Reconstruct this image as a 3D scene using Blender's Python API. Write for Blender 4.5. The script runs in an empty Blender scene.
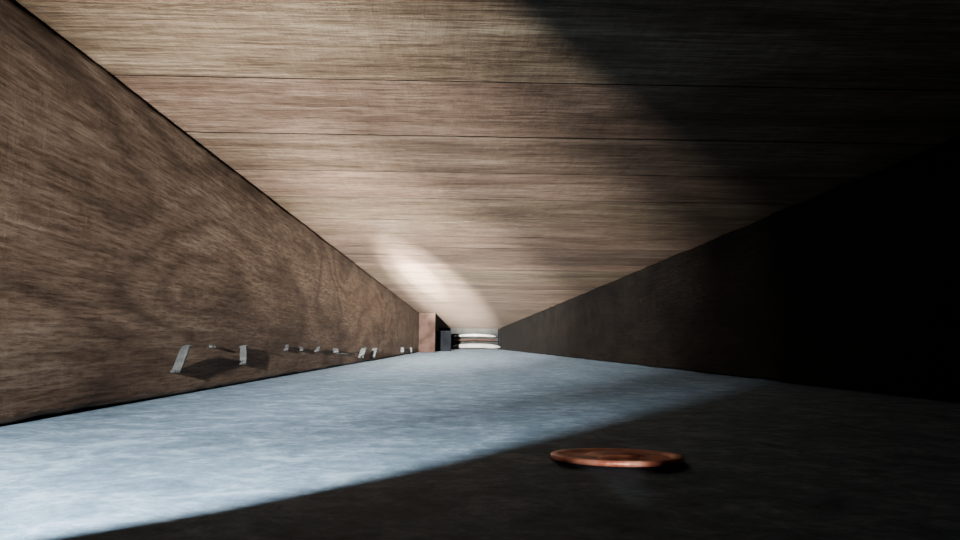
import bpy, bmesh, math, random
from mathutils import Matrix, Vector, noise
random.seed(4)
S=0.02
H=1.055; CEIL=5.29; XL=-5.55; XR=9.75; Y0=-4.0; Y1=196.0
sc=bpy.context.scene

# ---------------- materials ----------------
def nt(name):
    m=bpy.data.materials.new(name); m.use_nodes=True
    n=m.node_tree.nodes; l=m.node_tree.links
    return m,n,l,n['Principled BSDF']
def ramp(n,stops):
    r=n.new('ShaderNodeValToRGB'); e=r.color_ramp.elements
    while len(e)<len(stops): e.new(0.5)
    for i,(p,c) in enumerate(stops):
        e[i].position=p; e[i].color=(c[0],c[1],c[2],1)
    return r
def noi(n,l,vec,scale,detail=6,rough=.6,dist=0):
    t=n.new('ShaderNodeTexNoise'); t.inputs['Scale'].default_value=scale
    t.inputs['Detail'].default_value=detail; t.inputs['Roughness'].default_value=rough
    t.inputs['Distortion'].default_value=dist
    l.new(vec,t.inputs['Vector']); return t
def mapping(n,l,src,scale,add=None):
    m=n.new('ShaderNodeMapping'); m.inputs['Scale'].default_value=scale
    if add is not None:
        a=n.new('ShaderNodeVectorMath'); a.operation='ADD'
        l.new(src,a.inputs[0]); l.new(add,a.inputs[1]); src=a.outputs[0]
    l.new(src,m.inputs['Vector']); return m.outputs[0]
def mth(n,l,op,a,b=None,c=None):
    m=n.new('ShaderNodeMath'); m.operation=op
    for i,v in enumerate((a,b,c)):
        if v is None: continue
        if isinstance(v,(int,float)): m.inputs[i].default_value=v
        else: l.new(v,m.inputs[i])
    return m.outputs[0]
def mixc(n,l,mode,fac,a,b):
    m=n.new('ShaderNodeMix'); m.data_type='RGBA'; m.blend_type=mode
    if isinstance(fac,(int,float)): m.inputs[0].default_value=fac
    else: l.new(fac,m.inputs[0])
    for i,v in ((6,a),(7,b)):
        if isinstance(v,tuple): m.inputs[i].default_value=(v[0],v[1],v[2],1)
        else: l.new(v,m.inputs[i])
    return m.outputs[2]
def wood(name,axis,cols,saw=0.4,ringk=9,bump=.5,island=False,rough=.6,spec=.3,dist=.025,ringw=.12,k=1.0,crsw=.15,knot=None,spread=1.0,finec=.3):
    cols=[tuple(x*k for x in c) for c in cols]
    m,n,l,b=nt(name)
    tc=n.new('ShaderNodeTexCoord')
    sc_=n.new('ShaderNodeVectorMath'); sc_.operation='SCALE'; sc_.inputs['Scale'].default_value=1/S
    l.new(tc.outputs['Object'],sc_.inputs[0]); P=sc_.outputs[0]
    off=None
    geo=n.new('ShaderNodeNewGeometry')
    if island:
        cm=n.new('ShaderNodeCombineXYZ')
        kk=mth(n,l,'MULTIPLY',geo.outputs['Random Per Island'],300.0)
        for i in range(3): l.new(kk,cm.inputs[i])
        off=cm.outputs[0]
    lo=lambda a,c: (a,c,c) if axis==0 else (c,a,c)
    rings=noi(n,l,mapping(n,l,P,lo(.085,.30),off),1.0,2,.45,.35)
    rfac=rings.outputs['Fac']
    if knot:   # growth rings bend around a knot
        d=n.new('ShaderNodeVectorMath'); d.operation='SUBTRACT'; l.new(P,d.inputs[0]); d.inputs[1].default_value=knot
        d2=n.new('ShaderNodeVectorMath'); d2.operation='MULTIPLY'; l.new(d.outputs[0],d2.inputs[0]); d2.inputs[1].default_value=(0,.30,1.0)
        ln=n.new('ShaderNodeVectorMath'); ln.operation='LENGTH'; l.new(d2.outputs[0],ln.inputs[0])
        g=mth(n,l,'MULTIPLY',mth(n,l,'POWER',mth(n,l,'ADD',ln.outputs['Value'],.3),-.6),-.14)
        rfac=mth(n,l,'ADD',rfac,g)
    rr=mth(n,l,'MULTIPLY',rfac,ringk*6.283)
    rr=mth(n,l,'SINE',rr); rr=mth(n,l,'MULTIPLY_ADD',rr,.5,.5)
    rr=mth(n,l,'POWER',rr,.6)
    fib=noi(n,l,mapping(n,l,P,lo(.34,8.0),off),1.0,6,.75)
    fine=noi(n,l,mapping(n,l,P,lo(1.5,20.0),off),1.0,4,.75)
    blot=noi(n,l,mapping(n,l,P,lo(.22,.7),off),1.0,5,.6)
    crs=noi(n,l,mapping(n,l,P,lo(7.0,1.3),off),1.0,4,.75)
    v=mth(n,l,'MULTIPLY',rr,ringw)
    v=mth(n,l,'ADD',v,mth(n,l,'MULTIPLY',fib.outputs['Fac'],.45))
    v=mth(n,l,'ADD',v,mth(n,l,'MULTIPLY',blot.outputs['Fac'],.28))
    v=mth(n,l,'ADD',v,mth(n,l,'MULTIPLY',crs.outputs['Fac'],crsw))
    s=.5*(ringw*1.1+.45+.28+crsw)
    r=ramp(n,[(s-.11*spread,cols[0]),(s-.03*spread,cols[1]),(s+.045*spread,cols[2]),(s+.13*spread,cols[3])])
    l.new(v,r.inputs[0]); col=r.outputs[0]
    fr=ramp(n,[(.40,(finec,finec*.87,finec*.8)),(.56,(1,1,1))]); l.new(fine.outputs['Fac'],fr.inputs[0])
    col=mixc(n,l,'MULTIPLY',.9,col,fr.outputs[0])
    if island:
        ir=ramp(n,[(0,(.62,.55,.51)),(.3,(1.0,.91,.84)),(.6,(.82,.82,.70)),(.85,(1.10,.97,.91)),(1,(.72,.72,.64))])
        l.new(geo.outputs['Random Per Island'],ir.inputs[0])
        col=mixc(n,l,'MULTIPLY',1.0,col,ir.outputs[0])
    l.new(col,b.inputs['Base Color'])
    h=mth(n,l,'MULTIPLY',fib.outputs['Fac'],.8)
    h=mth(n,l,'ADD',h,mth(n,l,'MULTIPLY',fine.outputs['Fac'],.8))
    h=mth(n,l,'ADD',h,mth(n,l,'MULTIPLY',crs.outputs['Fac'],saw))
    bp=n.new('ShaderNodeBump'); bp.inputs['Strength'].default_value=bump; bp.inputs['Distance'].default_value=dist*S
    l.new(h,bp.inputs['Height']); l.new(bp.outputs[0],b.inputs['Normal'])
    b.inputs['Roughness'].default_value=rough
    b.inputs['Specular IOR Level'].default_value=spec
    return m
C_left=[(.055,.036,.025),(.120,.080,.056),(.20,.140,.100),(.31,.24,.18)]
C_ceil=[(.12,.081,.058),(.28,.20,.145),(.45,.34,.262),(.76,.64,.53)]
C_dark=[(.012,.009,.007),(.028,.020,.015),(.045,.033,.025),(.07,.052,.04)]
C_red=[(.02,.010,.007),(.035,.018,.012),(.05,.027,.020),(.07,.040,.029)]
K=.42
M_left=wood('joist_wood',1,C_left,saw=.5,ringk=7.5,bump=.6,ringw=.09,k=K*1.05,spec=.10,crsw=.07,knot=(-5.55,15.4,2.05),spread=1.2,finec=.45)
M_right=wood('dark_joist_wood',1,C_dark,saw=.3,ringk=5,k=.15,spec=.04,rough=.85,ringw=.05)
M_ceil=wood('rough_sawn_boards',0,C_ceil,saw=.7,ringk=5,bump=.85,island=True,rough=.6,spec=.15,k=K,ringw=.06,finec=.38,spread=1.15)
M_red=wood('reddish_wood',1,C_red,ringk=5,k=.22,spec=.05,rough=.9)

def floor_mat():
    m,n,l,b=nt('grey_board_paper')
    tc=n.new('ShaderNodeTexCoord')
    s=n.new('ShaderNodeVectorMath'); s.operation='SCALE'; s.inputs['Scale'].default_value=1/S
    l.new(tc.outputs['Object'],s.inputs[0]); P=s.outputs[0]
    a=noi(n,l,mapping(n,l,P,(1,1,1)),1.6,8,.75,.6)
    c=noi(n,l,mapping(n,l,P,(1,1,1)),6.0,8,.8)
    d=noi(n,l,mapping(n,l,P,(1,.12,1)),.5,4,.6)
    v=mth(n,l,'ADD',mth(n,l,'MULTIPLY',a.outputs['Fac'],.5),mth(n,l,'MULTIPLY',c.outputs['Fac'],.35))
    v=mth(n,l,'ADD',v,mth(n,l,'MULTIPLY',d.outputs['Fac'],.15))
    r=ramp(n,[(.40,(.05,.09,.13)),(.5,(.105,.165,.23)),(.60,(.22,.31,.40))]); l.new(v,r.inputs[0])
    l.new(r.outputs[0],b.inputs['Base Color'])
    bp=n.new('ShaderNodeBump'); bp.inputs['Strength'].default_value=.6; bp.inputs['Distance'].default_value=.03*S
    l.new(v,bp.inputs['Height']); l.new(bp.outputs[0],b.inputs['Normal'])
    b.inputs['Roughness'].default_value=.8; b.inputs['Specular IOR Level'].default_value=.2
    return m
M_floor=floor_mat()
def simple(name,c1,c2,scale,rough,metal=0,bump=.2,spec=.5):
    m,n,l,b=nt(name); tc=n.new('ShaderNodeTexCoord')
    t=noi(n,l,tc.outputs['Object'],scale/S,6,.6)
    r=ramp(n,[(.35,c1),(.65,c2)]); l.new(t.outputs['Fac'],r.inputs[0])
    l.new(r.outputs[0],b.inputs['Base Color'])
    bp=n.new('ShaderNodeBump'); bp.inputs['Strength'].default_value=bump; bp.inputs['Distance'].default_value=.03*S
    l.new(t.outputs['Fac'],bp.inputs['Height']); l.new(bp.outputs[0],b.inputs['Normal'])
    b.inputs['Roughness'].default_value=rough; b.inputs['Metallic'].default_value=metal
    b.inputs['Specular IOR Level'].default_value=spec
    return m
M_steel=simple('galvanised_steel',(.009,.010,.0105),(.020,.022,.022),6,.6,.1,.2,.08)
M_copper=simple('worn_copper',(.10,.018,.008),(.8,.22,.10),4,.35,.3,1.0)
M_rim=simple('polished_copper',(.35,.07,.035),(1.0,.48,.33),3.0,.35,.25,.8)
M_blue=simple('dark_grey_steel',(.0007,.0008,.001),(.0012,.0014,.0018),.6,.9,0,.1,.01)
M_white=simple('white_paint',(.034,.032,.031),(.055,.052,.05),.5,.7,0,.1,.1)
M_black=simple('near_black',(.002,.002,.002),(.004,.004,.0035),.5,.95,0,.1,.02)

# ---------------- helpers ----------------
def fin(name,bm,mats,parent=None,smooth=False):
    me=bpy.data.meshes.new(name); bm.normal_update(); bm.to_mesh(me); bm.free()
    o=bpy.data.objects.new(name,me); sc.collection.objects.link(o)
    for m in mats: me.materials.append(m)
    if smooth:
        for p in me.polygons: p.use_smooth=True
    if parent: o.parent=parent
    return o
def box(bm,a,b,bev=0,mi=0):
    r=bmesh.ops.create_cube(bm,size=1.0)
    vs=r['verts']
    for v in vs:
        v.co=Vector([(a[i]+b[i])/2*S+v.co[i]*(b[i]-a[i])*S for i in range(3)])
    fs=set(f for v in vs for f in v.link_faces)
    for f in fs: f.material_index=mi
    if bev>0:
        es=list(set(e for v in vs for e in v.link_edges))
        r=bmesh.ops.bevel(bm,geom=es,offset=bev*S,segments=2,affect='EDGES',profile=.6)
        for f in r['faces']: f.material_index=mi
    return vs

bm=bmesh.new(); box(bm,(XL-1.4,Y0,-.6),(XR+1.4,Y1,0)); fin('floor',bm,[M_floor])

def joist(name,x0,x1,mat,face,seed):
    bm=bmesh.new(); ny=500; nz=10
    ys=[Y0+(Y1-Y0)*(i/ny)**1.6 for i in range(ny+1)]
    def edge(y,k): return noise.noise(Vector((y*.35,seed+k,0)))*.045+noise.noise(Vector((y*1.6,seed+k,5)))*.025
    xin=x1 if face>0 else x0; xout=x0 if face>0 else x1
    rows=[]
    for y in ys:
        zb=.045+max(-.035,edge(y,0)); zt=CEIL-.03+min(.025,edge(y,9)-.02)
        row=[(xout,zb),(xin-face*.07,zb),(xin-face*.02,zb+.03),(xin,zb+.08)]
        for k in range(1,nz): row.append((xin,zb+.08+(zt-zb-.16)*k/nz))
        row+=[(xin,zt-.08),(xin-face*.02,zt-.03),(xin-face*.07,zt),(xout,zt)]
        rows.append([bm.verts.new((a*S,y*S,z*S)) for a,z in row])
    n=len(rows[0])
    for i in range(ny):
        for j in range(n):
            k=(j+1)%n
            bm.faces.new((rows[i][j],rows[i][k],rows[i+1][k],rows[i+1][j]))
    bm.faces.new(rows[0]); bm.faces.new(rows[-1][::-1])
    bmesh.ops.recalc_face_normals(bm,faces=bm.faces)
    return fin(name,bm,[mat])
joist('wall_left',XL-1.4,XL,M_left,1,1.3)
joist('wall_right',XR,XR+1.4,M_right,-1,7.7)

# ceiling: cross boards
bm=bmesh.new()
edges=[Y0,-1.2,2.0,5.2,8.4,11.75,14.95,18.2,21.6,25.4,29.2]
y=edges[-1]
while y<Y1: 
    y+=random.uniform(3.1,4.1); edges.append(min(y,Y1))
for i in range(len(edges)-1):
    g=random.uniform(.03,.05) if i%2 else random.uniform(.05,.10)
    if edges[i+1]-edges[i]<.3: continue
    box(bm,(XL-1.4,edges[i]+g,CEIL),(XR+1.4,edges[i+1],CEIL+1.0))
bm.normal_update()
for f in bm.faces:
    if abs(f.normal.y)>.9: f.material_index=1  # near-black board edges: shade of the gaps put into the colour
fin('ceiling',bm,[M_ceil,M_black])
bm=bmesh.new(); box(bm,(XL-1.4,Y0,CEIL+1.06),(XR+1.4,Y1,CEIL+1.3))
fin('ceiling_underlay',bm,[M_black])
bm=bmesh.new(); box(bm,(XL-1.4,Y1,-.6),(XR+1.4,Y1+1,CEIL+1.3)); fin('wall_end',bm,[M_black])

# ---------- far end objects ----------
bm=bmesh.new()
box(bm,(XL+.03,100,.02),(-3.35,104,CEIL-.05),.08)
fin('wood_block',bm,[M_red])
bm=bmesh.new()
box(bm,(-4.0,122,.0),(-1.5,122.3,3.3),.04)
box(bm,(-4.0,122.25,.0),(-3.8,124.5,3.3),.04)
box(bm,(-1.7,122.25,.0),(-1.5,124.5,3.3),.04)
box(bm,(-3.8,121.7,3.0),(-1.7,122.1,3.25),.04)
fin('steel_bracket',bm,[M_blue])
vent=bpy.data.objects.new('vent_register',None); sc.collection.objects.link(vent)
def slat(name,z,x0,x1,bow,h,mat):
    bm=bmesh.new(); N=32; rows=[]
    for i in range(N+1):
        t=i/N; x=x0+(x1-x0)*t; q=max(.12,(1-abs(2*t-1)**4)**.5)
        yy=180-bow*math.sin(math.pi*t); zz=z+.25*math.sin(math.pi*t); hh=h*q
        sec=[(0,-hh),(-.45,-hh*.75),(-.6,0),(-.45,hh*.75),(0,hh),(.1,0)]
        rows.append([bm.verts.new((x*S,(yy+a)*S,(zz+b)*S)) for a,b in sec])
    for i in range(N):
        for j in range(6):
            k=(j+1)%6; bm.faces.new((rows[i][j],rows[i+1][j],rows[i+1][k],rows[i][k]))
    bm.faces.new(rows[0]); bm.faces.new(rows[-1][::-1])
    bmesh.ops.recalc_face_normals(bm,faces=bm.faces)
    fin(name,bm,[mat],vent,True)
slat('slat_1',3.1,-1.6,8.6,2.5,.36,M_white)
slat('slat_2',2.05,-1.8,9.2,2.0,.26,M_red)
slat('slat_3',.62,-1.9,9.6,3.0,.6,M_white)
bm=bmesh.new()
box(bm,(-2.1,180.2,0),(-1.6,181,3.6),.08); box(bm,(9.2,180.2,0),(9.65,181,3.6),.08)
fin('frame_sides',bm,[M_blue],vent)

# ---------- staples half pulled out of the left joist ----------
def staple(px,py,hpx,wpx,lean=0.0):
    u=461-px; Yd=5.55*750/u; zc=H+(345-py)*Yd/750+(461-px)*.0098*Yd/750
    L=hpx*Yd/750; w=wpx*Yd/750; t=.022; ln=lean*L
    bm=bmesh.new()
    pts=[(0,-.5),(.0,-.42),(ln*.25,-.15),(ln*.6,.2),(ln*.95,.45),(ln*1.0+w*.5,.5)]
    rows=[]
    for i,(x,z) in enumerate(pts):
        ww=w*(1 if i<4 else .85); yy=.04*math.sin(i*1.1)
        rows.append([bm.verts.new(((.02+x+a)*S,(yy+b)*S,z*L*S)) for a,b in ((0,-t),(ww,-t+.03),(ww,t+.03),(0,t))])
    for i in range(len(rows)-1):
        for j in range(4):
            k=(j+1)%4; bm.faces.new((rows[i][j],rows[i][k],rows[i+1][k],rows[i+1][j]))
    bm.faces.new(rows[0]); bm.faces.new(rows[-1][::-1])
    box(bm,(-.2,-t,-.5*L),(w*.6,t,-.5*L+t*1.6))
    if lean<.1: box(bm,(-.2,-t,.42*L-t),(w*.5,t,.42*L))
    bmesh.ops.recalc_face_normals(bm,faces=bm.faces)
    o=fin('staple',bm,[M_steel]); o.location=(XL*S,Yd*S,zc*S)
    return o
staple(177,364,27,8,.40)
staple(243,359,19,6,.05)
staple(214,351,3,5,0)
staple(287,351,6,3,.2)
staple(302,352,4,3,0)
staple(317,352,5,3,.5)
staple(335,353,4,5,0)
staple(360,355,10,5,.3)
staple(371,355,10,5,.3)
staple(402,351,5,3,0)
staple(411,351,5,2,0)
cu=bpy.data.curves.new('bent_wire','CURVE'); cu.dimensions='3D'; cu.bevel_depth=.03*S; cu.bevel_resolution=3
sp=cu.splines.new('POLY'); pts=[(-.1,34,.60),(.2,34.2,.62),(.4,35,.54),(.3,36,.60),(.5,37.2,.66),(.42,38.4,.56)]
sp.points.add(len(pts)-1)
for p,c in zip(sp.points,pts): p.co=((XL+c[0])*S,c[1]*S,c[2]*S,1)
o=bpy.data.objects.new('bent_wire',cu); sc.collection.objects.link(o); cu.materials.append(M_steel)

# ---------- coin ----------
bm=bmesh.new(); R=.60; N=96
prof=[(0,.03,0),(R*.3,.032,0),(R*.62,.03,0),(R*.80,.03,0),(R*.84,.04,1),(R*.88,.050,1),(R*.97,.050,1),(R,.04,1),(R,.01,1),(R*.97,.0,1),(R*.5,0,1)]
rings=[]
for r,z,mi in prof[1:]:
    rings.append([bm.verts.new((r*S*math.cos(2*math.pi*i/N),r*S*math.sin(2*math.pi*i/N),z*S)) for i in range(N)])
c=bm.verts.new((0,0,.03*S))
for i in range(N): bm.faces.new((c,rings[0][i],rings[0][(i+1)%N]))
for k in range(len(rings)-1):
    for i in range(N):
        f=bm.faces.new((rings[k][i],rings[k+1][i],rings[k+1][(i+1)%N],rings[k][(i+1)%N])); f.material_index=prof[k+2][2]
bm.faces.new(rings[-1][::-1]).material_index=1
prf=[(-.22,-.34),(-.05,-.30),(.16,-.36),(.12,-.18),(.2,-.12),(.19,-.04),(.27,.0),(.2,.08),(.22,.2),(.12,.33),(-.06,.38),(-.22,.30),(-.28,.12),(-.2,-.08)]
lo=[bm.verts.new((x*S,yy*S,.028*S)) for x,yy in prf]; hi=[bm.verts.new((x*.8*S,yy*.8*S,.05*S)) for x,yy in prf]
for i in range(len(prf)):
    j=(i+1)%len(prf); bm.faces.new((lo[i],lo[j],hi[j],hi[i])).material_index=1
bm.faces.new(hi).material_index=0
bmesh.ops.recalc_face_normals(bm,faces=bm.faces)
coin=fin('copper_coin',bm,[M_copper,M_rim],None,True)
coin.location=(1.44*S,6.95*S,0.026*S)
coin.rotation_euler=(math.radians(-2.4),math.radians(.2),0)

# ---------- added out-of-frame blocker, its edge shaped to shade the right side ----------
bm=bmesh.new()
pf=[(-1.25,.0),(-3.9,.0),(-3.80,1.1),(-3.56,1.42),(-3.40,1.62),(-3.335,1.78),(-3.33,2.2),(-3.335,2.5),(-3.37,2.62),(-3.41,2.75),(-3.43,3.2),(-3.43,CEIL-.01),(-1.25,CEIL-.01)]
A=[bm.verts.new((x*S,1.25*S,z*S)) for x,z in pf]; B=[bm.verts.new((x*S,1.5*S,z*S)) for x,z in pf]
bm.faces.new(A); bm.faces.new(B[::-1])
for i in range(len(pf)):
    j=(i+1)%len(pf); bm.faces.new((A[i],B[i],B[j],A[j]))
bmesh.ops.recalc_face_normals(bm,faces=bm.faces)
fin('shadow_blocker',bm,[M_right])

# ---------- light ----------
def spot(name,loc,target,power,size,blend,rad,col,fall=None):
    L=bpy.data.lights.new(name,'SPOT'); L.energy=power; L.spot_size=math.radians(size); L.spot_blend=blend
    L.shadow_soft_size=rad*S; L.color=col
    if fall:
        L.use_nodes=True; n=L.node_tree.nodes; e=n['Emission']
        f=n.new('ShaderNodeLightFalloff'); f.inputs['Strength'].default_value=1.0
        L.node_tree.links.new(f.outputs[fall],e.inputs['Strength'])
    o=bpy.data.objects.new(name,L); sc.collection.objects.link(o)
    o.location=Vector(loc)*S
    o.rotation_euler=(Vector(target)-Vector(loc)).to_track_quat('-Z','Y').to_euler()
    return o
LP=(-4.2,0.0,2.3)
def aim(az,el):
    a=math.radians(az); e=math.radians(el)
    return (LP[0]+50*math.sin(a)*math.cos(e),50*math.cos(a)*math.cos(e),LP[2]+50*math.sin(e))
spot('flashlight_spill',LP,aim(10,-5),11.5,76,.6,.07,(1,.98,.95))
# collimated lens beam: does not spread like a bare bulb
spot('flashlight_beam',LP,aim(6,4.5),600,42,1.0,.07,(1,.98,.94),'Constant')
spot('flashlight_halo',LP,aim(4,3.0),1500,20,1.0,.07,(1,.98,.92),'Constant')
spot('flashlight_core',LP,aim(2.4,3.0),9500,6.4,1.0,.07,(1,.98,.90),'Constant')
spot('flashlight_filament',LP,aim(2.0,3.6),16000,3.0,1.0,.07,(1,.98,.88),'Constant')
# added fill light, set low to brighten the coin
spot('coin_fill',(1.0,2.2,.24),(1.44,8.0,.42),.55,13.5,.9,.03,(1,.96,.9))
w=bpy.data.worlds.new('world'); sc.world=w; w.use_nodes=True
w.node_tree.nodes['Background'].inputs[0].default_value=(.5,.72,1,1)
w.node_tree.nodes['Background'].inputs[1].default_value=.006

# ---------- camera ----------
cam=bpy.data.cameras.new('camera'); cam.sensor_width=36; cam.lens=36*750/960; cam.clip_start=.001; cam.clip_end=50
co=bpy.data.objects.new('camera',cam); sc.collection.objects.link(co); sc.camera=co
Rm=Matrix.Rotation(math.radians(-1.45),4,'Z')@Matrix.Rotation(math.radians(90+5.71),4,'X')@Matrix.Rotation(math.radians(.56),4,'Z')
co.matrix_world=Matrix.Translation((0,0,H*S))@Rm
